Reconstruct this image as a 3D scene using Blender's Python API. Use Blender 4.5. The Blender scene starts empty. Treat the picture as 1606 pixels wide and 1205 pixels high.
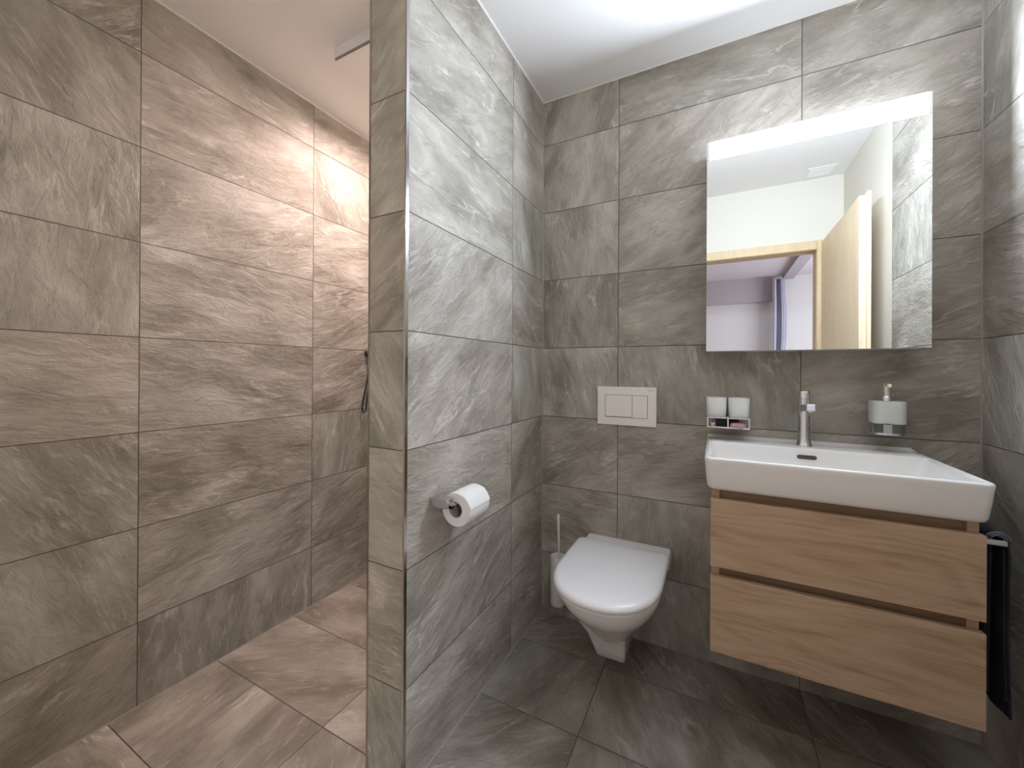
import bpy, bmesh, math, random
from mathutils import Vector, Matrix
random.seed(4)
S = bpy.context.scene
C = S.collection
PI = math.pi

# ------------------------------------------------------------------ camera
W, H = 1606, 1205
F, CX, CY = 616.13, 803.01, 579.89
yaw, pitch, roll = 0.477553, 0.001481, 0.005173
fw = Vector((-math.sin(yaw)*math.cos(pitch), math.cos(yaw)*math.cos(pitch), math.sin(pitch)))
rt = Vector((math.cos(yaw), math.sin(yaw), 0)); up = rt.cross(fw)
r2 = rt*math.cos(roll) + up*math.sin(roll); u2 = -rt*math.sin(roll) + up*math.cos(roll)
cam = bpy.data.cameras.new('camera'); co = bpy.data.objects.new('camera', cam); C.objects.link(co)
cam.sensor_fit = 'HORIZONTAL'; cam.sensor_width = 36; cam.lens = F/W*36
cam.shift_x = (W/2 - CX)/W; cam.shift_y = (CY - H/2)/W
cam.clip_start = 0.01
M = Matrix((r2, u2, -fw)).transposed().to_4x4(); M.translation = Vector((0.35211, -1.61961, 1.06759))
co.matrix_world = M
S.camera = co

# ------------------------------------------------------------------ exposure, world, lights
vs = S.view_settings
vs.view_transform = 'Standard'; vs.look = 'None'; vs.gamma = 1; vs.use_curve_mapping = False
vs.exposure = 2.4
S.cycles.use_denoising = True
S.cycles.max_bounces = 10; S.cycles.diffuse_bounces = 6; S.cycles.glossy_bounces = 6
S.cycles.caustics_reflective = False; S.cycles.caustics_refractive = False
S.cycles.sample_clamp_indirect = 6
wd = bpy.data.worlds.new('world'); S.world = wd; wd.use_nodes = True
wd.node_tree.nodes['Background'].inputs[0].default_value = (.75, .8, 1, 1)
wd.node_tree.nodes['Background'].inputs[1].default_value = 0.15
STRIP_FRONT, STRIP_TOP = 46.0, 1.2          # mirror cabinet light
SHOWER_LAMP = 84.0                           # ceiling downlight in the shower
def area_light(name, loc, size, energy, color, direction):
    l = bpy.data.lights.new(name, 'AREA'); l.shape = 'RECTANGLE'; l.size, l.size_y = size
    l.energy = energy; l.color = color
    o = bpy.data.objects.new(name, l); C.objects.link(o); o.location = loc
    o.rotation_euler = Vector(direction).to_track_quat('-Z', 'Y').to_euler()
    return o
# daylight through the window of the next room
area_light('hall_window_daylight', (2.42, -3.1, 1.35), (1.5, 1.7), 11.5, (.86, .88, 1.0), (-1, 0, 0))

# ------------------------------------------------------------------ node helpers
class NT:
    def __init__(s, name):
        s.m = bpy.data.materials.new(name); s.m.use_nodes = True
        s.t = s.m.node_tree; s.n = s.t.nodes; s.n.clear()
        s.out = s.n.new('ShaderNodeOutputMaterial')
        s.b = s.n.new('ShaderNodeBsdfPrincipled'); s.t.links.new(s.b.outputs[0], s.out.inputs[0])
    def set(s, inp, v):
        if isinstance(v, bpy.types.NodeSocket): s.t.links.new(v, inp)
        elif v is not None: inp.default_value = v
    def math(s, op, a, b=None, c=None, clamp=False):
        n = s.n.new('ShaderNodeMath'); n.operation = op; n.use_clamp = clamp
        for i, v in enumerate((a, b, c)): s.set(n.inputs[i], v)
        return n.outputs[0]
    def comb(s, x, y, z):
        n = s.n.new('ShaderNodeCombineXYZ')
        for i, v in enumerate((x, y, z)): s.set(n.inputs[i], v)
        return n.outputs[0]
    def sep(s, v):
        n = s.n.new('ShaderNodeSeparateXYZ'); s.set(n.inputs[0], v); return n.outputs
    def vmath(s, op, a, b=None):
        n = s.n.new('ShaderNodeVectorMath'); n.operation = op; s.set(n.inputs[0], a); s.set(n.inputs[1], b); return n.outputs[0]
    def pos(s):
        return s.n.new('ShaderNodeTexCoord').outputs['Object']
    def noise(s, v, scale, detail=4, rough=.55, dist=0):
        n = s.n.new('ShaderNodeTexNoise'); s.set(n.inputs['Vector'], v); s.set(n.inputs['Scale'], scale)
        n.inputs['Detail'].default_value = detail; n.inputs['Roughness'].default_value = rough; n.inputs['Distortion'].default_value = dist
        return n.outputs['Fac']
    def ramp(s, f, stops):
        n = s.n.new('ShaderNodeValToRGB'); s.set(n.inputs[0], f); e = n.color_ramp.elements
        while len(e) < len(stops): e.new(.5)
        for i, (p, c) in enumerate(stops):
            e[i].position = p; e[i].color = (*c, 1) if len(c) == 3 else c
        return n.outputs[0]
    def mix(s, f, a, b, mode='MIX'):
        n = s.n.new('ShaderNodeMix'); n.data_type = 'RGBA'; n.blend_type = mode
        s.set(n.inputs[0], f)
        for k, v in ((6, a), (7, b)): s.set(n.inputs[k], (*v, 1) if isinstance(v, tuple) and len(v) == 3 else v)
        return n.outputs[2]
    def maprange(s, v, a, b, c, d):
        n = s.n.new('ShaderNodeMapRange')
        for i, x in enumerate((v, a, b, c, d)): s.set(n.inputs[i], x)
        return n.outputs[0]
    def bump(s, h, strength=.3, dist=.01):
        n = s.n.new('ShaderNodeBump'); s.set(n.inputs['Height'], h); n.inputs['Strength'].default_value = strength; n.inputs['Distance'].default_value = dist
        s.t.links.new(n.outputs[0], s.b.inputs['Normal'])

def plain(name, col, rough=.5, metal=0, **kw):
    k = NT(name); k.b.inputs['Base Color'].default_value = (*col, 1)
    k.b.inputs['Roughness'].default_value = rough; k.b.inputs['Metallic'].default_value = metal
    for a, v in kw.items(): k.b.inputs[a.replace('_', ' ')].default_value = v
    n = k.noise(k.pos(), 60, 3)                        # a breath of surface variation
    k.set(k.b.inputs['Roughness'], k.maprange(n, 0, 1, max(0, rough-.04), min(1, rough+.04)))
    return k.m

def glow(name, col, strength):
    k = NT(name); k.b.inputs['Base Color'].default_value = (.9, .9, .9, 1)
    k.b.inputs['Emission Color'].default_value = (*col, 1); k.b.inputs['Emission Strength'].default_value = strength
    return k.m

def tile_mat(name, axes, u0, v0, w, h, seed=0.0, tint=(1, 1, 1)):
    """Slate-look stoneware laid in a straight grid; axes = the two world axes of the surface."""
    k = NT(name)
    p = k.sep(k.pos())
    a = {'X': p[0], 'Y': p[1], 'Z': p[2]}
    U = k.math('DIVIDE', k.math('SUBTRACT', a[axes[0]], u0), w)
    V = k.math('DIVIDE', k.math('SUBTRACT', a[axes[1]], v0), h)
    iu, iv = k.math('FLOOR', U), k.math('FLOOR', V)
    fu, fv = k.math('SUBTRACT', U, iu), k.math('SUBTRACT', V, iv)
    wn = k.n.new('ShaderNodeTexWhiteNoise'); wn.noise_dimensions = '3D'
    k.set(wn.inputs['Vector'], k.comb(iu, iv, seed))
    r1, r2_, r3 = k.sep(wn.outputs['Color'])[:]
    lu = k.math('MULTIPLY', k.math('SUBTRACT', fu, .5), w)
    lv = k.math('MULTIPLY', k.math('SUBTRACT', fv, .5), h)
    loc = k.comb(lu, lv, 0.0)
    ang = k.math('ADD', k.math('MULTIPLY_ADD', r2_, 1.0, -.75), k.math('MULTIPLY', k.math('GREATER_THAN', r1, .62), 1.7))
    rot = k.n.new('ShaderNodeVectorRotate'); rot.rotation_type = 'Z_AXIS'
    k.set(rot.inputs['Vector'], loc); k.set(rot.inputs['Angle'], ang)
    off = k.comb(k.math('MULTIPLY', r1, 37.0), k.math('MULTIPLY', r2_, 53.0), k.math('MULTIPLY', r3, 71.0))
    loc2 = k.vmath('ADD', rot.outputs[0], off)
    st1 = k.vmath('MULTIPLY', loc2, (1.0, 2.2, 1.0))
    st2 = k.vmath('MULTIPLY', loc2, (1.0, 2.3, 1.0))
    st3 = k.vmath('MULTIPLY', loc2, (1.0, 4.5, 1.0))
    broad = k.noise(st1, 3.4, 4, .52, .5)
    fine = k.noise(st2, 17.0, 7, .62, .4)
    grain = k.noise(loc2, 110.0, 3, .6)
    cleft = k.noise(st2, 8.5, 6, .58, .9)
    ledge = k.maprange(cleft, .485, .515, 0.0, 1.0)          # split edges of the slate layers
    ledge2 = k.maprange(k.noise(st3, 11.0, 5, .6, .6), .57, .60, 0.0, 1.0)
    vn = k.noise(k.vmath('MULTIPLY', loc2, (1.0, 4.2, 1.0)), 2.1, 5, .6, .55)
    vein = k.maprange(k.math('ABSOLUTE', k.math('SUBTRACT', vn, .5)), 0.0, .020, 1.0, 0.0)
    vmask = k.maprange(k.noise(loc2, 6.5, 4), .50, .62, 0.0, 1.0)
    vein = k.math('MULTIPLY', vein, vmask, clamp=True)
    tone = k.math('ADD', k.math('MULTIPLY', broad, .78), k.math('MULTIPLY', fine, .22))
    tone = k.math('ADD', tone, k.math('MULTIPLY_ADD', r3, .08, -.04))
    col = k.ramp(tone, [(.34, (.245, .224, .190)), (.46, (.345, .322, .283)), (.56, (.430, .406, .364)), (.68, (.56, .538, .495))])
    col = k.mix(k.math('MULTIPLY', vein, .62), col, (.72, .70, .665))
    col = k.mix(k.math('MULTIPLY', ledge2, .26), col, (.60, .578, .54))
    dk = k.maprange(cleft, .32, .42, .42, 0.0)
    col = k.mix(dk, col, (.225, .202, .17))
    hue = k.n.new('ShaderNodeMix'); hue.data_type = 'RGBA'; hue.blend_type = 'MULTIPLY'; hue.inputs[0].default_value = 1
    k.set(hue.inputs[6], col)
    k.set(hue.inputs[7], k.mix(r1, (1.03*tint[0], .99*tint[1], .95*tint[2]), (.98*tint[0], 1.0*tint[1], .97*tint[2])))
    col = hue.outputs[2]
    du = k.math('MULTIPLY', k.math('MINIMUM', fu, k.math('SUBTRACT', 1.0, fu)), w)
    dv = k.math('MULTIPLY', k.math('MINIMUM', fv, k.math('SUBTRACT', 1.0, fv)), h)
    d = k.math('MINIMUM', du, dv)
    g = k.maprange(d, .0009, .0016, 1.0, 0.0)
    col = k.mix(g, col, (.15, .128, .105))
    k.set(k.b.inputs['Base Color'], col)
    k.set(k.b.inputs['Roughness'], k.maprange(fine, .3, .7, .42, .6))
    k.b.inputs['Specular IOR Level'].default_value = .35
    hgt = k.math('ADD', k.math('MULTIPLY', fine, .75), k.math('ADD', k.math('MULTIPLY', cleft, .8), k.math('MULTIPLY', grain, .06)))
    hgt = k.math('ADD', hgt, k.math('ADD', k.math('MULTIPLY', ledge, .10), k.math('MULTIPLY', ledge2, .10)))
    hgt = k.math('SUBTRACT', hgt, k.math('MULTIPLY', g, .8))
    k.bump(hgt, .8, .008)
    return k.m

def wood_mat(name, dark=(.235, .135, .075), mid=(.36, .222, .132), light=(.44, .285, .178), axis=0, sc=1.0):
    k = NT(name)
    p = k.pos()
    st = k.vmath('MULTIPLY', p, (1.3, 9, 9) if axis == 0 else (9, 9, 1.3))
    big = k.noise(st, 2.2*sc, 4, .5, .8)
    st2 = k.vmath('MULTIPLY', p, (3, 70, 70) if axis == 0 else (70, 70, 3))
    fib = k.noise(st2, 3.0*sc, 5, .65, .3)
    st3 = k.vmath('MULTIPLY', p, (1, 3.4, 3.4) if axis == 0 else (3.4, 3.4, 1))
    cn = k.noise(st3, 1.7, 2, .4, .5)
    ringv = k.math('SINE', k.math('MULTIPLY', cn, 105.0))
    t = k.math('ADD', k.math('MULTIPLY', big, .5), k.math('ADD', k.math('MULTIPLY', fib, .42), k.math('MULTIPLY', ringv, .045)))
    col = k.ramp(t, [(.30, dark), (.45, mid), (.62, light)])
    vor = k.n.new('ShaderNodeTexVoronoi'); k.set(vor.inputs['Vector'], k.vmath('MULTIPLY', p, (3, 6, 6) if axis == 0 else (6, 6, 3))); vor.inputs['Scale'].default_value = 1.1
    knot = k.maprange(vor.outputs['Distance'], .02, .07, .6, 0.0)
    col = k.mix(knot, col, (.16, .085, .045))
    k.set(k.b.inputs['Base Color'], col); k.b.inputs['Roughness'].default_value = .5
    k.bump(fib, .12, .002)
    return k.m

# ------------------------------------------------------------------ materials
H0 = 1.165                                   # a grout line height; rows every 0.30
T_back = tile_mat('stone_tile_back', 'XZ', 0.0, H0, .6075, .30, 3.0)
T_side = tile_mat('stone_tile_partition', 'YZ', -.295, H0, .60, .30, 11.0)
T_end_warmlit = tile_mat('stone_tile_partition_end_warmlit', 'XZ', -.70, H0, .60, .30, 23.0, (.97, .93, .87))  # same tile; the brown tint puts the warm light on this face into the colour
T_left = tile_mat('stone_tile_shower', 'YZ', -1.0604, H0, .60, .30, 31.0)
T_right = tile_mat('stone_tile_right', 'YZ', -.30, H0, .60, .30, 47.0)
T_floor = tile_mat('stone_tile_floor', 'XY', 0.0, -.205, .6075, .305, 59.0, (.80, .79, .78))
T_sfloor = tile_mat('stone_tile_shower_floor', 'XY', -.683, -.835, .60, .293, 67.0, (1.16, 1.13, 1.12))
M_ceil = plain('ceiling_paint', (.84, .83, .82), .9)
M_cream = plain('cream_wall_paint', (.70, .665, .585), .85)
M_hallwall = plain('hall_wall_paint', (.70, .675, .655), .9)
M_hallceil = plain('hall_ceiling_paint', (.70, .655, .69), .9)
M_hallfloor = wood_mat('hall_floor_boards')
M_white = plain('white_ceramic', (.88, .875, .86), .12, Coat_Weight=.3)
M_seat = plain('white_seat_plastic', (.88, .88, .89), .22)
M_plate = plain('white_flush_plastic', (.89, .85, .82), .3)
M_plate2 = plain('flush_gap_grey', (.25, .24, .24), .6)
M_print = plain('grey_print', (.48, .46, .45), .6)
M_brush = plain('white_brush_plastic', (.82, .81, .78), .35)
M_bristle = plain('brush_bristle', (.7, .7, .68), .9)
M_chrome = plain('chrome', (.82, .83, .85), .06, 1)
M_steel = plain('brushed_steel', (.50, .48, .46), .16, 1)
M_satin = plain('satin_metal', (.60, .60, .60), .35, 1)
M_taupe = plain('taupe_shadow_line', (.20, .165, .145), .5)
M_dark = plain('dark_metal', (.045, .04, .038), .4, .6)
M_alu = plain('cabinet_aluminium', (.78, .79, .80), .4, .2)
M_mirror = plain('mirror_silver', (.90, .92, .91), .0, 1)
bpy.data.materials['mirror_silver'].node_tree.links.remove([l for l in bpy.data.materials['mirror_silver'].node_tree.links if l.to_socket.name == 'Roughness'][0])
bpy.data.materials['mirror_silver'].node_tree.nodes['Principled BSDF'].inputs['Roughness'].default_value = 0
M_strip = glow('lamp_diffuser_front', (.84, .94, 1.10), STRIP_FRONT)
M_striptop = glow('lamp_diffuser_top', (.84, .94, 1.10), STRIP_TOP)
M_lens = glow('downlight_diffuser', (1.0, .79, .745), SHOWER_LAMP)
M_oak = wood_mat('oak_veneer', (.37, .245, .152), (.50, .355, .235), (.59, .435, .30))
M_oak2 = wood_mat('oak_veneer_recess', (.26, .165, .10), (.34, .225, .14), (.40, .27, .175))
M_door = wood_mat('pale_beech_door', (.72, .57, .37), (.78, .63, .42), (.82, .68, .48), axis=2)
M_frame = wood_mat('pale_beech_frame', (.58, .44, .25), (.64, .49, .29), (.70, .55, .34), axis=2)
M_paper = plain('toilet_paper', (.82, .81, .78), .95)
M_card = plain('cardboard_core', (.45, .40, .34), .9)
M_frost = plain('frosted_glass', (.72, .75, .70), .5, 0, Transmission_Weight=.1)
M_frost2 = plain('frosted_tumbler_glass', (.84, .86, .84), .5, 0, Transmission_Weight=.08)
M_clear = plain('clear_glass', (.55, .55, .52), .05, 0, Transmission_Weight=.9)
M_pink = plain('pink_packet', (.62, .36, .34), .6)
M_whitepk = plain('white_packet', (.7, .68, .68), .6)
M_sil = plain('silicone_joint', (.36, .33, .29), .5)
M_silw = plain('white_sealant', (.82, .80, .77), .5)
M_hole = plain('overflow_dark', (.10, .095, .085), .4, .7)
k = NT('navy_towel'); n_ = k.noise(k.pos(), 350, 3)
wv = k.math('SINE', k.math('MULTIPLY', k.sep(k.pos())[2], 520.0))
k.set(k.b.inputs['Base Color'], k.ramp(n_, [(.3, (.008, .010, .018)), (.7, (.022, .027, .045))])); k.b.inputs['Roughness'].default_value = 1
k.bump(n_, .6, .004); M_towel = k.m
M_hem = plain('towel_pale_hem', (.30, .34, .42), .95)
k = NT('lavender_curtain'); n_ = k.noise(k.vmath('MULTIPLY', k.pos(), (40, 40, 2)), 2, 3)
k.set(k.b.inputs['Base Color'], k.ramp(n_, [(.3, (.33, .32, .39)), (.7, (.42, .41, .48))])); k.b.inputs['Roughness'].default_value = .9
M_curtain = k.m
M_shade_beam = plain('mauve_shade_and_beam', (.46, .42, .43), .9)  # colour for the shadow band on the far wall and for the ceiling beam

# ------------------------------------------------------------------ mesh helpers
def BM(): return bmesh.new()
def box(bm, x0, x1, y0, y1, z0, z1, mi=0):
    v = [bm.verts.new((x, y, z)) for z in (z0, z1) for y in (y0, y1) for x in (x0, x1)]
    fs = [(0, 2, 3, 1), (4, 5, 7, 6), (0, 1, 5, 4), (2, 6, 7, 3), (0, 4, 6, 2), (1, 3, 7, 5)]
    out = []
    for f in fs:
        q = bm.faces.new([v[i] for i in f]); q.material_index = mi; out.append(q)
    return out                                # bottom, top, front(-y), back, left, right
def loft(bm, rings, cap0=True, cap1=True, mi=0, closed=True):
    vr = [[bm.verts.new(p) for p in r] for r in rings]
    n = len(vr[0])
    for a, b in zip(vr, vr[1:]):
        for i in range(n if closed else n-1):
            j = (i+1) % n
            bm.faces.new((a[i], a[j], b[j], b[i])).material_index = mi
    if cap0: bm.faces.new(list(reversed(vr[0]))).material_index = mi
    if cap1: bm.faces.new(vr[-1]).material_index = mi
    return vr
def basis(d):
    d = Vector(d).normalized(); a = Vector((0, 0, 1)) if abs(d.z) < .9 else Vector((1, 0, 0))
    x = a.cross(d).normalized(); return x, d.cross(x), d
def lathe(bm, origin, axis, prof, n=32, mi=0, cap0=True, cap1=True):
    """prof = [(distance along axis, radius)]"""
    x, y, d = basis(axis); o = Vector(origin)
    loft(bm, [[o + d*t + (x*math.cos(2*PI*i/n) + y*math.sin(2*PI*i/n))*r for i in range(n)] for t, r in prof], cap0, cap1, mi)
def tube(bm, pts, r, n=10, mi=0):
    pts = [Vector(p) for p in pts]; rings = []
    for i, p in enumerate(pts):
        d = (pts[min(i+1, len(pts)-1)] - pts[max(i-1, 0)])
        x, y, _ = basis(d)
        rr = r[i] if isinstance(r, (list, tuple)) else r
        rings.append([p + (x*math.cos(2*PI*j/n) + y*math.sin(2*PI*j/n))*rr for j in range(n)])
    loft(bm, rings, mi=mi)
def rrect(x0, x1, y0, y1, r, z, n=6):
    out = []
    for cx, cy, a0 in ((x1-r, y1-r, 0), (x0+r, y1-r, PI/2), (x0+r, y0+r, PI), (x1-r, y0+r, 1.5*PI)):
        for i in range(n+1):
            a = a0 + PI/2*i/n; out.append((cx+r*math.cos(a), cy+r*math.sin(a), z))
    return out
def obj(name, bm, mats, parent=None, smooth=False, bevel=0, seg=2, wn=True):
    bmesh.ops.recalc_face_normals(bm, faces=bm.faces)
    me = bpy.data.meshes.new(name); bm.to_mesh(me); bm.free()
    for m in (mats if isinstance(mats, (list, tuple)) else [mats]): me.materials.append(m)
    o = bpy.data.objects.new(name, me); C.objects.link(o)
    if parent: o.parent = parent; o.matrix_parent_inverse = parent.matrix_world.inverted()
    if smooth or bevel:
        for p in me.polygons: p.use_smooth = True
    if bevel:
        b = o.modifiers.new('bevel', 'BEVEL'); b.width = bevel; b.segments = seg; b.limit_method = 'ANGLE'; b.angle_limit = math.radians(40)
        b.harden_normals = True
    elif smooth and wn:
        e = o.modifiers.new('sharp', 'EDGE_SPLIT'); e.split_angle = math.radians(smooth if smooth is not True else 40)
    return o
def thing(name, label, cat, loc, group=None):
    o = bpy.data.objects.new(name, None); C.objects.link(o); o.location = loc; o.empty_display_size = .05
    bpy.context.view_layer.update()
    o['label'] = label; o['category'] = cat
    if group: o['group'] = group
    return o
def tag(o, label, cat, group=None):
    o['label'] = label; o['category'] = cat
    if group: o['group'] = group
    return o
def struct(name, bm, mats, parent=None, **kw):
    o = obj(name, bm, mats, parent, **kw)
    if not parent: o['kind'] = 'structure'
    return o

# ------------------------------------------------------------------ room shell
CE = 2.261                                   # ceiling height
XL, XR, XP0, XP1 = -1.260, 1.031, -.459, -.333
YR = -1.635                                  # rear wall (with the doorway)
PE = -.8745                                  # free end of the partition
b = BM(); box(b, XL, XR, 0, .1, 0, CE); struct('wall_back', b, T_back)
b = BM(); box(b, XL-.1, XL, YR-.1, .1, 0, CE); struct('wall_left', b, T_left)
b = BM()
box(b, XR, XR+.1, -.89, .1, 0, CE, 0)
box(b, XR+.004, XR+.1, YR-.1, -.89, 0, CE, 1)
struct('wall_right', b, [T_right, M_cream])
b = BM()
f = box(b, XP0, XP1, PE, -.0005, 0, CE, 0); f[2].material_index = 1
struct('wall_partition', b, [T_side, T_end_warmlit])
b = BM()
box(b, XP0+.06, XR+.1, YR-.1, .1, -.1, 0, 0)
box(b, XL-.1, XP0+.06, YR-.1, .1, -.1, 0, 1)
struct('floor', b, [T_floor, T_sfloor])
b = BM(); box(b, XL-.1, XR+.1, YR-.1, .1, CE, CE+.1); struct('ceiling', b, M_ceil)
# rear wall with the doorway the camera stands in
DX0, DX1, DZ = .170, .903, 1.820
b = BM()
box(b, XL-.1, DX0-.03, YR-.1, YR, 0, CE); box(b, DX1+.03, XR+.1, YR-.1, YR, 0, CE)
box(b, DX0-.03, DX1+.03, YR-.1, YR, DZ+.03, CE)
struct('wall_rear', b, M_cream)

# white boxing under the shower ceiling with its shadow gap drawn as dark taupe strips
b = BM(); box(b, -.905, XP0-.001, -.634, -.001, 2.2075, CE-.0005); struct('trim_1', b, M_ceil)
b = BM(); box(b, -.898, XP0-.001, -.6365, -.6335, 2.2075, 2.2105); box(b, -.898, XP0-.001, -.6360, -.6335, 2.2150, 2.2165); struct('shadow_gap_strips', b, M_taupe)
# steel edge profiles on both corners of the partition end
def profile(name, xin, sgn):
    b = BM()
    box(b, min(xin, xin-sgn*.0045), max(xin, xin-sgn*.0045), PE-.0012, PE+.0002, 0.001, CE-.001)
    x0, x1 = sorted((xin-sgn*.0002, xin+sgn*.0012))
    box(b, x0, x1, PE-.0012, PE+.009, 0.001, CE-.001)
    struct(name, b, M_steel)
profile('trim_3', XP1, 1); profile('trim_4', XP0, -1)
# sealant beads along the ceiling and in the corners
def bead(name, p0, p1, m, r=.0035):
    b = BM(); tube(b, [p0, p1], r, 8); struct(name, b, m, smooth=True)
bead('trim_5', (XL, YR, CE), (XL, 0, CE), M_silw, .005)
bead('trim_6', (XP1, PE, CE), (XP1, 0, CE), M_silw, .005)
bead('trim_7', (XP1, 0, CE), (XR, 0, CE), M_silw, .0035)
bead('trim_8', (XR, 0, 0), (XR, 0, CE), M_sil, .0032)
bead('trim_9', (XP1, 0, 0), (XP1, 0, CE), M_sil, .003)
bead('trim_10', (XL, YR, 0), (XL, 0, 0), M_sil, .003)
bead('trim_11', (XP1, PE, 0), (XP1, 0, 0), M_sil, .003)

# ------------------------------------------------------------------ next room behind the doorway
HY = -4.55
b = BM(); box(b, -1.6, 2.6, HY-.1, YR-.1, -.1, 0); struct('floor_hall', b, M_hallfloor)
b = BM(); box(b, -1.6, 2.6, HY-.1, YR-.1, CE, CE+.1); struct('ceiling_hall', b, M_hallceil)
b = BM(); box(b, -1.6, 2.6, HY-.1, HY, 0, CE); struct('wall_hall_far', b, M_hallwall)
b = BM(); box(b, -1.7, -1.6, HY-.1, YR-.1, 0, CE); struct('wall_hall_left', b, M_hallwall)
b = BM()
box(b, 2.3, 2.4, HY-.1, -3.9, 0, CE); box(b, 2.3, 2.4, -2.3, YR-.1, 0, CE)
box(b, 2.3, 2.4, -3.9, -2.3, 0, .45); box(b, 2.3, 2.4, -3.9, -2.3, 2.2, CE)
struct('wall_hall_right', b, M_hallwall)
b = BM()
for z in (.45, 2.16): box(b, 2.31, 2.37, -3.9, -2.3, z, z+.04)
for y in (-3.9, -3.12, -2.34): box(b, 2.31, 2.37, y, y+.04, .49, 2.16)
struct('window_1', b, M_ceil)
b = BM(); box(b, -1.599, .985, HY+.001, HY+.05, 1.95, CE-.001); struct('shade_band', b, M_shade_beam)  # shadow along the top of the far wall, built as a darker board
b = BM(); box(b, 1.085, 1.20, HY+.06, YR-.25, 2.21, CE-.001); struct('trim_13', b, M_shade_beam)
# curtain: a pleated sheet with thickness
b = BM(); rings = []
for j in range(25):
    z = 2.20 - j*(2.18/24); row = []
    N = 60; flare = .03*math.exp(-((j-6)/5)**2)
    for i in range(N+1):
        t = i/N; x = .985 + t*(.115+flare) ; y = -4.40 + .035*math.sin(t*PI*3.4 + j*.03+.6) + .008*math.sin(t*PI*11+j*.08) - .02*t
        row.append((x, y, z))
    rings.append(row + [(p[0]+.001, p[1]-.004, p[2]) for p in reversed(row)])
loft(b, rings)
tag(obj('curtain', b, M_curtain, smooth=60), 'lavender grey curtain gathered in folds, reflected through the doorway in the mirror', 'curtain')

# door and frame of the bathroom, leaf swung open along the right wall
dr = bpy.data.objects.new('door_1', None); C.objects.link(dr); dr.location = (.91, YR, 0); dr['kind'] = 'structure'
bpy.context.view_layer.update()
b = BM()
box(b, DX0-.03, DX0, YR-.1, YR+.001, 0, DZ+.03); box(b, DX1, DX1+.03, YR-.1, YR+.001, 0, DZ+.03); box(b, DX0, DX1, YR-.1, YR+.001, DZ, DZ+.03)
obj('door_lining', b, M_frame, dr, bevel=.002)
b = BM()
box(b, DX0-.055, DX0-.002, YR, YR+.012, 0, DZ+.057); box(b, DX1+.002, DX1+.030, YR, YR+.012, 0, DZ+.057); box(b, DX0-.002, DX1+.002, YR, YR+.012, DZ+.002, DZ+.057)
obj('door_casing', b, M_frame, dr, bevel=.003)
b = BM()
box(b, .925, .951, YR+.014, -.910, .006, 1.862); box(b, .951, .965, YR+.014, -.897, .006, 1.875)
obj('door_leaf', b, M_door, dr, bevel=.002)
b = BM(); lathe(b, (.925, -.97, .97), (-1, 0, 0), [(0, .024), (.006, .024), (.008, .009), (.04, .009), (.045, .008)]); tube(b, [(.885, -.97, .97), (.882, -.985, .97), (.882, -1.08, .97)], [.009, .009, .008])
obj('door_handle', b, M_satin, dr, smooth=True)

# square vent on the bathroom ceiling above the door
vt = thing('ceiling_vent', 'small white square vent on the ceiling, seen in the top of the mirror', 'vent', (.90, -1.535, CE))
b = BM(); box(b, .83, .97, -1.605, -1.465, CE-.005, CE-.0005); obj('vent_frame', b, M_ceil, vt, bevel=.002)
b = BM()
for i in range(6): box(b, .845, .955, -1.588+i*.019, -1.578+i*.019, CE-.0065, CE-.005)
obj('vent_louvre', b, M_ceil, vt)

# ------------------------------------------------------------------ shower lamp and hose
lp = thing('ceiling_downlight', 'round flush downlight in the white boxing under the shower ceiling, behind the partition', 'downlight', (-.86, -.30, 2.207))
b = BM(); lathe(b, (-.86, -.30, 2.2070), (0, 0, -1), [(0, .072), (.003, .072), (.0045, .068), (.0045, .062), (.0005, .061)], 36); obj('trim_ring', b, M_chrome, lp, smooth=True)
b = BM(); lathe(b, (-.86, -.30, 2.2055), (0, 0, -1), [(0, .060), (.0015, .060)], 36); obj('diffuser', b, M_lens, lp)

hs = thing('shower_hose', 'thin dark shower hose hanging from a bracket on the brown shower wall', 'shower hose', (XL, -.155, 1.15))
b = BM(); lathe(b, (XL+.0005, -.150, 1.150), (1, 0, 0), [(0, .016), (.012, .016), (.016, .011), (.04, .011), (.042, .008)]); obj('bracket', b, M_dark, hs, smooth=True)
b = BM()
tube(b, [(XL+.03, -.150, 1.140), (XL+.03, -.160, 1.08), (XL+.024, -.174, .99), (XL+.02, -.192, .91), (XL+.018, -.196, .875), (XL+.018, -.187, .845), (XL+.018, -.172, .85), (XL+.02, -.164, .92), (XL+.028, -.156, 1.04), (XL+.036, -.150, 1.13)], .0036, 8)
tube(b, [(XL+.036, -.146, 1.14), (XL+.036, -.148, 1.0), (XL+.036, -.146, .88), (XL+.036, -.120, .80), (XL+.036, -.06, .80)], .0036, 8)
obj('hose', b, M_dark, hs, smooth=True)

# ------------------------------------------------------------------ mirror cabinet with light
mc = thing('mirror_cabinet', 'large square mirror cabinet with a glowing light band along its top, above the washbasin', 'mirror cabinet', (.605, 0, 1.136))
mx0, mx1, mz0, mz1, my = .324, .884, 1.136, 1.848, -.120
lz = 1.787
b = BM(); box(b, mx0+.002, mx1-.002, my+.006, -.0005, mz0+.001, lz-.001); obj('cabinet_body', b, M_alu, mc)
b = BM(); box(b, mx0, mx1, my, my+.005, mz0, lz); obj('mirror_pane', b, M_mirror, mc)
b = BM(); f = box(b, mx0+.009, mx1-.0075, my+.0005, -.03, lz+.0005, mz1, 0)
f[1].material_index = 1; f[3].material_index = 2; f[4].material_index = 2; f[5].material_index = 2; f[0].material_index = 2
obj('light_band', b, [M_strip, M_striptop, M_alu], mc)
for x0, x1 in ((mx0, mx0+.0085), (mx1-.007, mx1)):
    b = BM(); box(b, x0, x1, my, -.0005, lz+.0005, mz1+.001); obj('end_cap', b, M_alu, mc)
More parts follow.
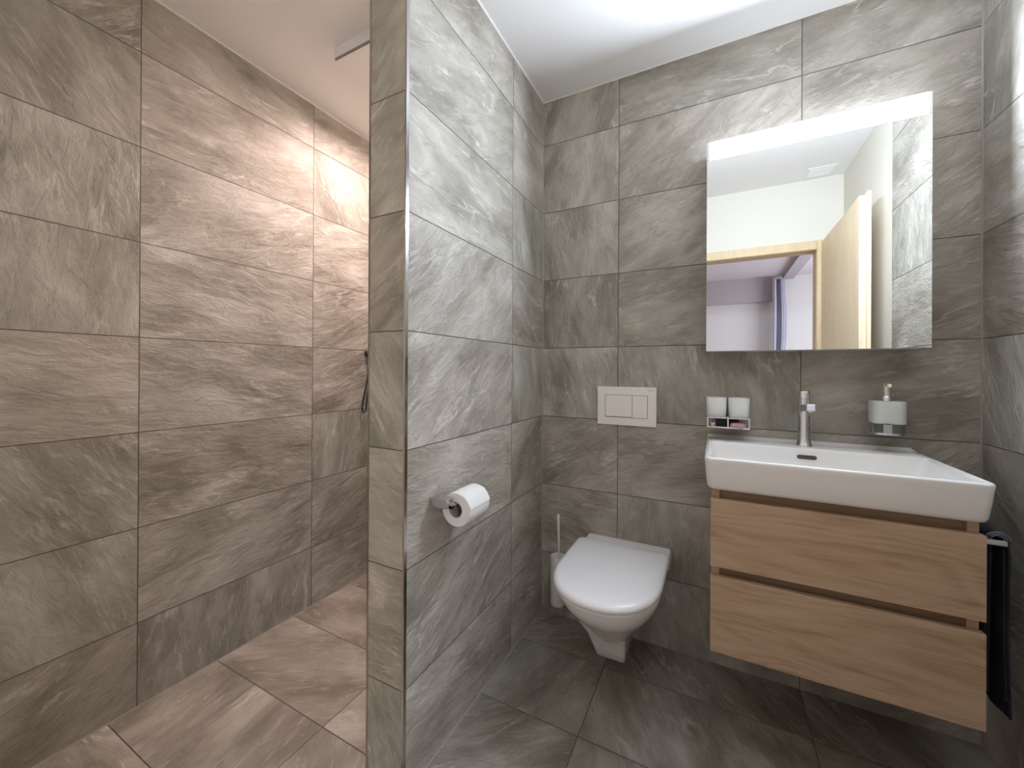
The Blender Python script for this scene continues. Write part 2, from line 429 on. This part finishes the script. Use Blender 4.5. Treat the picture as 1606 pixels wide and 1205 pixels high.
b = BM(); box(b, mx0+.009, mx1-.0075, -.029, -.0005, lz+.0005, mz1); obj('lamp_housing', b, M_alu, mc)

# ------------------------------------------------------------------ washbasin
wb = thing('washbasin', 'wide white rectangular ceramic washbasin on the oak vanity', 'washbasin', (.607, 0, .74))
b = BM()
rings = [rrect(.341, .873, -.393, -.002, .02, .7408), rrect(.335, .879, -.399, -.001, .022, .7435), rrect(.332, .882, -.402, -.001, .022, .751),
         rrect(.329, .885, -.405, -.001, .020, .785), rrect(.327, .887, -.407, -.001, .018, .815), rrect(.326, .888, -.408, -.001, .018, .824),
         rrect(.3275, .8865, -.4065, -.001, .017, .8285), rrect(.331, .883, -.403, -.001, .015, .830),
         rrect(.333, .881, -.401, -.114, .014, .830), rrect(.336, .878, -.398, -.117, .014, .8275), rrect(.339, .875, -.395, -.119, .014, .820),
         rrect(.350, .864, -.380, -.126, .03, .770), rrect(.362, .852, -.366, -.138, .04, .758), rrect(.39, .824, -.34, -.165, .05, .752)]
loft(b, rings, True, True); obj('basin', b, M_white, wb, smooth=50)
b = BM(); loft(b, [rrect(.327, .887, -.030, -.0008, .004, .8295), rrect(.3275, .885, -.020, -.0008, .004, .832), rrect(.328, .880, -.0125, -.0008, .004, .8365), rrect(.329, .877, -.0105, -.0008, .004, .8385)]); obj('upstand', b, M_white, wb, smooth=50)
b = BM()
def pill(cx, cz, hw, hh, y):
    return [(cx + (hw-hh)*(1 if math.cos(a) > 0 else -1) + hh*math.cos(a), y, cz + hh*math.sin(a)) for a in [2*PI*(i+.5)/24 for i in range(24)]]
loft(b, [pill(.604, .803, .025, .0062, -.117), pill(.604, .803, .025, .0062, -.1235), pill(.604, .803, .0215, .004, -.1245)]); obj('overflow_slot', b, M_hole, wb, smooth=50)
b = BM(); lathe(b, (.607, -.25, .752), (0, 0, 1), [(0, .03), (.003, .03), (.005, .024)]); obj('drain', b, M_chrome, wb, smooth=True)

# ------------------------------------------------------------------ mixer tap
tp = thing('mixer_tap', 'chrome single lever mixer tap standing on the back edge of the washbasin', 'tap', (.606, -.066, .830))
b = BM(); lathe(b, (.606, -.066, .8303), (0, 0, 1), [(0, .0225), (.003, .0225), (.008, .0190), (.022, .0168), (.085, .0160), (.1495, .0160)], 40); obj('tap_body', b, M_chrome, tp, smooth=True)
b = BM(); lathe(b, (.606, -.066, .9802), (0, 0, 1), [(0, .0150), (.0015, .0164), (.022, .0164), (.025, .0150)], 40); obj('lever_cap', b, M_chrome, tp, smooth=True)
b = BM(); box(b, .602, .610, -.064, -.022, .997, 1.003); obj('lever', b, M_chrome, tp, bevel=.0015)
b = BM()
loft(b, [[(.606+dx*.0118, y, z+dz*h) for dx, dz in ((-1, -1), (1, -1), (1, 1), (-1, 1))] for y, z, h in ((-.072, .950, .0115), (-.12, .9555, .0108), (-.172, .9605, .0100))])
obj('spout', b, M_chrome, tp, bevel=.0025)
b = BM(); lathe(b, (.606, -.162, .9502), (0, 0, -1), [(0, .0085), (.004, .0085), (.005, .007)], 20); obj('aerator', b, M_chrome, tp, smooth=True)

# ------------------------------------------------------------------ vanity unit
vn = thing('vanity_unit', 'wall hung oak vanity with two wide drawers under the white washbasin', 'vanity', (.607, 0, .293))
vx0, vx1, vy = .342, .873, -.398
for x in (vx0+.003, vx1-.022):
    b = BM(); box(b, x, x+.019, vy+.022, -.0005, .296, .7405); obj('side_panel', b, M_oak, vn)
b = BM(); box(b, vx0+.022, vx1-.022, vy+.022, -.0005, .296, .312); obj('base_panel', b, M_oak, vn)
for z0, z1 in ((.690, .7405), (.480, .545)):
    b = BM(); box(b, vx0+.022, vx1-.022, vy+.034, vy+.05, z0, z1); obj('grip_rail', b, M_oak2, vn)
for z0, z1 in ((.5285, .7150), (.2930, .5020)):
    b = BM(); box(b, vx0, vx1, vy, vy+.019, z0, z1); d_ = obj('drawer', b, M_oak, vn, bevel=.0012)
    b = BM(); box(b, vx0+.03, vx1-.03, vy+.055, -.03, z0+.03, z1-.04); obj('drawer_box', b, M_alu, d_)

# ------------------------------------------------------------------ towel and its rail on the side of the vanity
tr = thing('towel_rail', 'chrome towel rail fixed to the right side of the oak vanity', 'towel rail', (.873, -.22, .69))
for y in (-.372, -.084):
    b = BM(); box(b, .871, .916, y, y+.010, .690, .702); obj('rail_arm', b, M_chrome, tr, bevel=.002)
b = BM(); box(b, .901, .911, -.362, -.084, .691, .701); obj('rail_bar', b, M_chrome, tr, bevel=.002)
tw = thing('towel', 'dark navy towel hanging folded over the rail beside the oak vanity', 'towel', (.906, -.22, .70))
def towel_layer(off, zb0, zb1, wob):
    b = BM(); rings = []; N = 40
    for j in range(33):                       # along Y
        y = -.357 + .265*j/32; row = []
        s = .0018*math.sin(j*.9+wob)
        path = [(-off-.004-.004*math.sin(j*.5), zb0), (-off-.003+s, .5), (-off+s, .66), (-off*.98, .694)]
        for i in range(1, 8):
            a = PI - PI*i/8; path.append((off*math.cos(a), .700+off*.8*math.sin(a)))
        path += [(off*.98, .694), (off+s, .66), (off+.001-s, .5), (off+.002+.003*math.sin(j*.6+1), zb1)]
        outer = [(.906+x, y, z) for x, z in path]
        inner = [(.906+x*(1-.004/max(abs(x), .006)), y, z-(.004 if z > .70 else 0)) for x, z in path]
        rings.append(outer + inner[::-1])
    loft(b, rings); return b
obj('inner_fold', towel_layer(.012, .36, .345, 0), M_towel, tw, smooth=60)
obj('outer_fold', towel_layer(.0185, .40, .31, 2), M_towel, tw, smooth=60)
b = BM()
for r_ in (.0195, .0150, .0105):
    tube(b, [(.906+r_*math.cos(PI*i/12), -.3585, .7005+r_*.8*math.sin(PI*i/12)) for i in range(13)], .0011, 6)
obj('pale_edge', b, M_hem, tw, smooth=True)['label'] = 'pale blue towel edge'

# ------------------------------------------------------------------ wall hung toilet
wc = thing('toilet', 'white wall hung toilet with its lid closed, below the flush plate', 'toilet', (.046, 0, .08))
tc = .046
def dring(hw, yb, ys, yf, z, n=40, r=.02, p=2.25):
    """D outline: straight back and sides, rounded front."""
    pts = []
    for i in range(n+1):
        a = PI*i/n; cs, sn = math.cos(a), math.sin(a)
        ex = 2/p
        pts.append((tc + hw*math.copysign(abs(cs)**ex, cs), ys - (ys-yf)*abs(sn)**ex, z))
    for i in range(6): pts.append((tc-hw, ys+(yb-r-ys)*(i+1)/6, z))
    for i in range(5):
        a = PI/2*(i+1)/5; pts.append((tc-hw+r-r*math.cos(a), yb-r+r*math.sin(a), z))
    for i in range(5):
        a = PI/2*i/5; pts.append((tc+hw-r+r*math.sin(a), yb-r+r*math.cos(a), z))
    for i in range(6): pts.append((tc+hw, yb-r+(ys-yb+r)*(i)/6, z))
    return pts
b = BM()
rings = [dring(.030, -.001, -.20, -.300, .170), dring(.060, -.001, -.21, -.335, .180), dring(.078, -.001, -.22, -.358, .200), dring(.104, -.001, -.24, -.405, .25), dring(.130, -.001, -.27, -.460, .295),
         dring(.150, -.001, -.30, -.502, .335), dring(.159, -.001, -.315, -.522, .365), dring(.1605, -.001, -.32, -.527, .380), dring(.157, -.003, -.32, -.523, .384)]
loft(b, rings); obj('bowl', b, M_white, wc, smooth=60)
b = BM()
loft(b, [rrect(-.012, .081, -.258, -.0012, .010, .074), rrect(-.016, .084, -.263, -.0010, .012, .078), rrect(-.024, .088, -.283, -.0010, .012, .12), rrect(-.036, .095, -.312, -.0010, .014, .175), rrect(-.052, .108, -.352, -.0010, .018, .225)])
obj('trapway', b, M_white, wc, smooth=60)
b = BM()
loft(b, [rrect(tc-.164, tc+.164, -.125, -.0008, .012, .36), rrect(tc-.164, tc+.160, -.125, -.0008, .012, .381), rrect(tc-.161, tc+.157, -.122, -.0008, .012, .3848)])
obj('rear_deck', b, M_white, wc, smooth=50)
b = BM()
loft(b, [dring(.158, -.128, -.335, -.532, .3855), dring(.163, -.128, -.335, -.540, .388), dring(.163, -.128, -.335, -.540, .394), dring(.159, -.130, -.335, -.535, .3965)])
obj('seat', b, M_seat, wc, smooth=60)
b = BM()
loft(b, [dring(.164, -.128, -.335, -.543, .3985), dring(.1675, -.127, -.335, -.549, .4015), dring(.168, -.127, -.335, -.550, .408), dring(.166, -.128, -.335, -.547, .415),
         dring(.160, -.132, -.332, -.538, .4205), dring(.150, -.14, -.328, -.525, .4228), dring(.10, -.18, -.31, -.46, .4238)])
obj('lid', b, M_seat, wc, smooth=60)
for s in (-1, 1):
    b = BM(); lathe(b, (tc+s*.085, -.116, .3945), (s, 0, 0), [(-.03, .0098), (.03, .0098)], 16); obj('hinge', b, M_seat, wc, smooth=True)
for s in (-1, 1):
    b = BM(); lathe(b, (tc+s*.098, -.20, .245), (s, 0, -.35), [(-.02, .012), (.006, .012), (.009, .009)], 18); obj('bolt_cap', b, M_white, wc, smooth=True)

# ------------------------------------------------------------------ flush plate
fp = thing('flush_plate', 'white rectangular dual flush plate on the tiled wall above the toilet', 'flush plate', (.034, 0, .848))
b = BM(); box(b, -.081, .150, -.012, -.0005, .8475, 1.0025); obj('plate', b, M_plate, fp, bevel=.0025)
b = BM(); box(b, -.049, .118, -.0125, -.0115, .8795, .9705); obj('button_gap', b, M_plate2, fp)
for x0, x1, z0 in ((-.0472, .0585, .8825), (.0602, .1162, .8810)):
    b = BM(); box(b, x0, x1, -.0150, -.0124, z0, .9688); obj('button', b, M_plate, fp, bevel=.0012)
cu = bpy.data.curves.new('maker_mark', 'FONT'); cu.body = 'GEBERIT'; cu.size = .0072; cu.extrude = .0002; cu.align_x = 'RIGHT'
t_ = bpy.data.objects.new('maker_mark', cu); C.objects.link(t_); t_.location = (.145, -.0124, .9885); t_.rotation_euler = (PI/2, 0, 0)
bpy.context.view_layer.update()
me = bpy.data.meshes.new_from_object(t_.evaluated_get(bpy.context.evaluated_depsgraph_get())); mw = t_.matrix_world.copy()
bpy.data.objects.remove(t_); me.transform(mw); me.materials.clear(); me.materials.append(M_print)
t_ = bpy.data.objects.new('printed_lettering', me); C.objects.link(t_); t_.parent = fp; t_.matrix_parent_inverse = fp.matrix_world.inverted()
t_['label'] = 'tiny grey printed lettering'

# ------------------------------------------------------------------ toilet brush
bh = thing('toilet_brush_holder', 'white plastic cup holder for a toilet brush, mounted in the corner left of the toilet', 'brush holder', (-.232, -.055, .085))
b = BM(); lathe(b, (-.232, -.060, .085), (0, 0, 1), [(0, .026), (.004, .030), (.20, .0315), (.203, .030), (.20, .0275), (.02, .026)], 36); obj('cup', b, M_brush, bh, smooth=True)
b = BM(); box(b, -.247, -.217, -.034, -.0005, .16, .25); obj('wall_mount', b, M_brush, bh, bevel=.003)
tb = thing('toilet_brush', 'thin white toilet brush handle standing in the holder left of the toilet', 'toilet brush', (-.228, -.06, .11))
b = BM(); tube(b, [(-.231, -.060, .20), (-.229, -.060, .28), (-.2285, -.062, .34), (-.2300, -.064, .42), (-.2305, -.065, .455), (-.2305, -.065, .462), (-.2305, -.065, .465)], [.0042, .0042, .0046, .0058, .0062, .0050, .002], 12); obj('brush_handle', b, M_brush, tb, smooth=True)
b = BM(); lathe(b, (-.231, -.060, .112), (0, 0, 1), [(0, .012), (.01, .023), (.07, .023), (.088, .008)], 20); obj('bristle_head', b, M_bristle, tb, smooth=True)

# ------------------------------------------------------------------ toilet paper and holder
rz, rx = .690, -.268
hd = thing('toilet_paper_holder', 'square chrome toilet paper holder screwed to the tiled partition', 'paper holder', (XP1, -.74, .70))
b = BM(); box(b, XP1+.0005, XP1+.055, -.775, -.729, .697, .722); obj('mounting_block', b, M_satin, hd, bevel=.0015)
b = BM(); box(b, XP1+.040, rx+.006, -.7715, -.7615, .699, .715); box(b, rx-.006, rx+.006, -.7715, -.645, .699, .709); obj('arm', b, M_satin, hd, bevel=.001)
tpr = thing('toilet_paper_roll', 'white toilet paper roll hanging on the square holder on the partition', 'toilet paper', (rx, -.69, rz))
y0, y1 = -.748, -.646
b = BM()
prof = [(0, .0445), (.002, .046), (.05, .0462), (.100, .046), (.102, .0445), (.102, .0215), (0, .0215), (0, .0445)]
x_, y_, d_ = Vector((1, 0, 0)), Vector((0, 0, 1)), Vector((0, 1, 0))
loft(b, [[Vector((rx, y0, rz)) + d_*t + (x_*math.cos(2*PI*i/40)+y_*math.sin(2*PI*i/40))*r for i in range(40)] for t, r in prof], False, False)
obj('paper', b, M_paper, tpr, smooth=50)
b = BM()
prof = [(-.0005, .0212), (.1025, .0212), (.1025, .0200), (-.0005, .0200), (-.0005, .0212)]
loft(b, [[Vector((rx, y0, rz)) + d_*t + (x_*math.cos(2*PI*i/32)+y_*math.sin(2*PI*i/32))*r for i in range(32)] for t, r in prof], False, False)
obj('core', b, M_card, tpr, smooth=50)
b = BM(); rings = []
for i in range(7):
    a = math.radians(62 - i*9)
    rings.append([(rx+.0462*math.cos(a)+.0012*(1 if i > 4 else .2), y, rz+.0462*math.sin(a)) for y in (y0+.001, y1-.001)] + [(rx+.0470*math.cos(a)+.0016*(i > 4), y, rz+.0470*math.sin(a)) for y in (y1-.001, y0+.001)])
loft(b, rings); obj('loose_sheet', b, M_paper, tpr, smooth=60)

# ------------------------------------------------------------------ tumblers in their holder
th = thing('tumbler_holder', 'chrome wall tray that carries two frosted tumblers, left of the tap', 'tumbler holder', (.39, 0, .876))
b = BM(); loft(b, [rrect(.325, .457, -.100, -.018, .006, .8735), rrect(.325, .457, -.100, -.018, .006, .8785)]); obj('tray', b, M_chrome, th, smooth=40)
b = BM(); box(b, .355, .427, -.019, -.0005, .872, .912); obj('wall_bracket', b, M_dark, th, bevel=.002)  # bracket plate coloured dark for the shadow behind the tray
for x in (.327, .389, .451):
    b = BM(); box(b, x, x+.004, -.099, -.094, .8785, .907); obj('post', b, M_chrome, th)
b = BM()
for x0, x1 in ((.326, .3885), (.3935, .456)):
    box(b, x0, x1, -.100, -.097, .9065, .9095); box(b, x0, x1, -.030, -.027, .9065, .9095); box(b, x0, x0+.003, -.097, -.030, .9065, .9095); box(b, x1-.003, x1, -.097, -.030, .9065, .9095)
box(b, .326, .456, -.028, -.019, .900, .9095)
obj('carrier_frame', b, M_chrome, th)
for x, w_ in ((.3555, 'left'), (.4238, 'right')):
    b = BM()
    cy = -.0635; a0 = .0315
    rr_ = lambda s, z: rrect(x-s, x+s, cy-s, cy+s, s*.55, z, 6)
    loft(b, [rr_(.0285, .9098), rr_(.0300, .912), rr_(.0318, .975), rr_(.0312, .9765), rr_(.0300, .975), rr_(.0285, .916)])
    tag(obj('tumbler', b, M_frost2, smooth=60), 'frosted glass tumbler, the %s one of the pair in the chrome wall tray' % w_, 'tumbler', 'frosted tumblers by the tap')
b = BM(); loft(b, [rrect(.396, .446, -.094, -.060, .008, .8788), rrect(.398, .444, -.092, -.062, .010, .888), rrect(.404, .438, -.088, -.066, .010, .8915)])
tag(obj('soap_packet', b, M_pink, smooth=50), 'small pink packet lying in the chrome tray under the right tumbler', 'packet')
b = BM(); loft(b, [rrect(.338, .352, -.092, -.066, .006, .8788), rrect(.337, .353, -.093, -.065, .006, .887), rrect(.340, .350, -.090, -.068, .004, .8895)])
tag(obj('wrapped_soap', b, M_whitepk, smooth=50), 'tiny white packet lying in the chrome tray under the left tumbler', 'packet')

# ------------------------------------------------------------------ soap dispenser
sd = thing('soap_dispenser', 'frosted glass soap dispenser with chrome pump on the wall, right of the tap', 'soap dispenser', (.811, 0, .885))
sx, sy = .8085, -.060
b = BM(); ss = lambda s, z: rrect(sx-s, sx+s, sy-s, sy+s, s*.62, z, 7)
loft(b, [ss(.0365, .915), ss(.0378, .917), ss(.0385, .975), ss(.0380, .9795), ss(.0355, .9815)]); obj('frosted_bottle', b, M_frost, sd, smooth=60)
b = BM(); loft(b, [ss(.0355, .8885), ss(.0365, .890), ss(.0370, .9148)]); obj('clear_base', b, M_clear, sd, smooth=60)
b = BM(); loft(b, [ss(.0345, .8825), ss(.0350, .8883)]); obj('base_plate', b, M_satin, sd, smooth=50)
b = BM(); box(b, sx-.018, sx-.002, -.021, -.0005, .882, .916); obj('wall_bracket', b, M_satin, sd, bevel=.001)
b = BM(); box(b, sx-.020, sx, -.103, -.097, .8885, .914); obj('front_clip', b, M_satin, sd, bevel=.001)
b = BM(); lathe(b, (sx-.001, sy, .9815), (0, 0, 1), [(0, .0125), (.013, .0125), (.015, .011)], 24); obj('collar', b, M_chrome, sd, smooth=True)
b = BM(); lathe(b, (sx-.001, sy, .9965), (0, 0, 1), [(0, .0085), (.022, .0100), (.036, .0108), (.038, .0085)], 24); tube(b, [(sx-.001, sy, 1.028), (sx-.003, sy-.028, 1.028)], .0055, 12); obj('pump', b, M_chrome, sd, smooth=True)
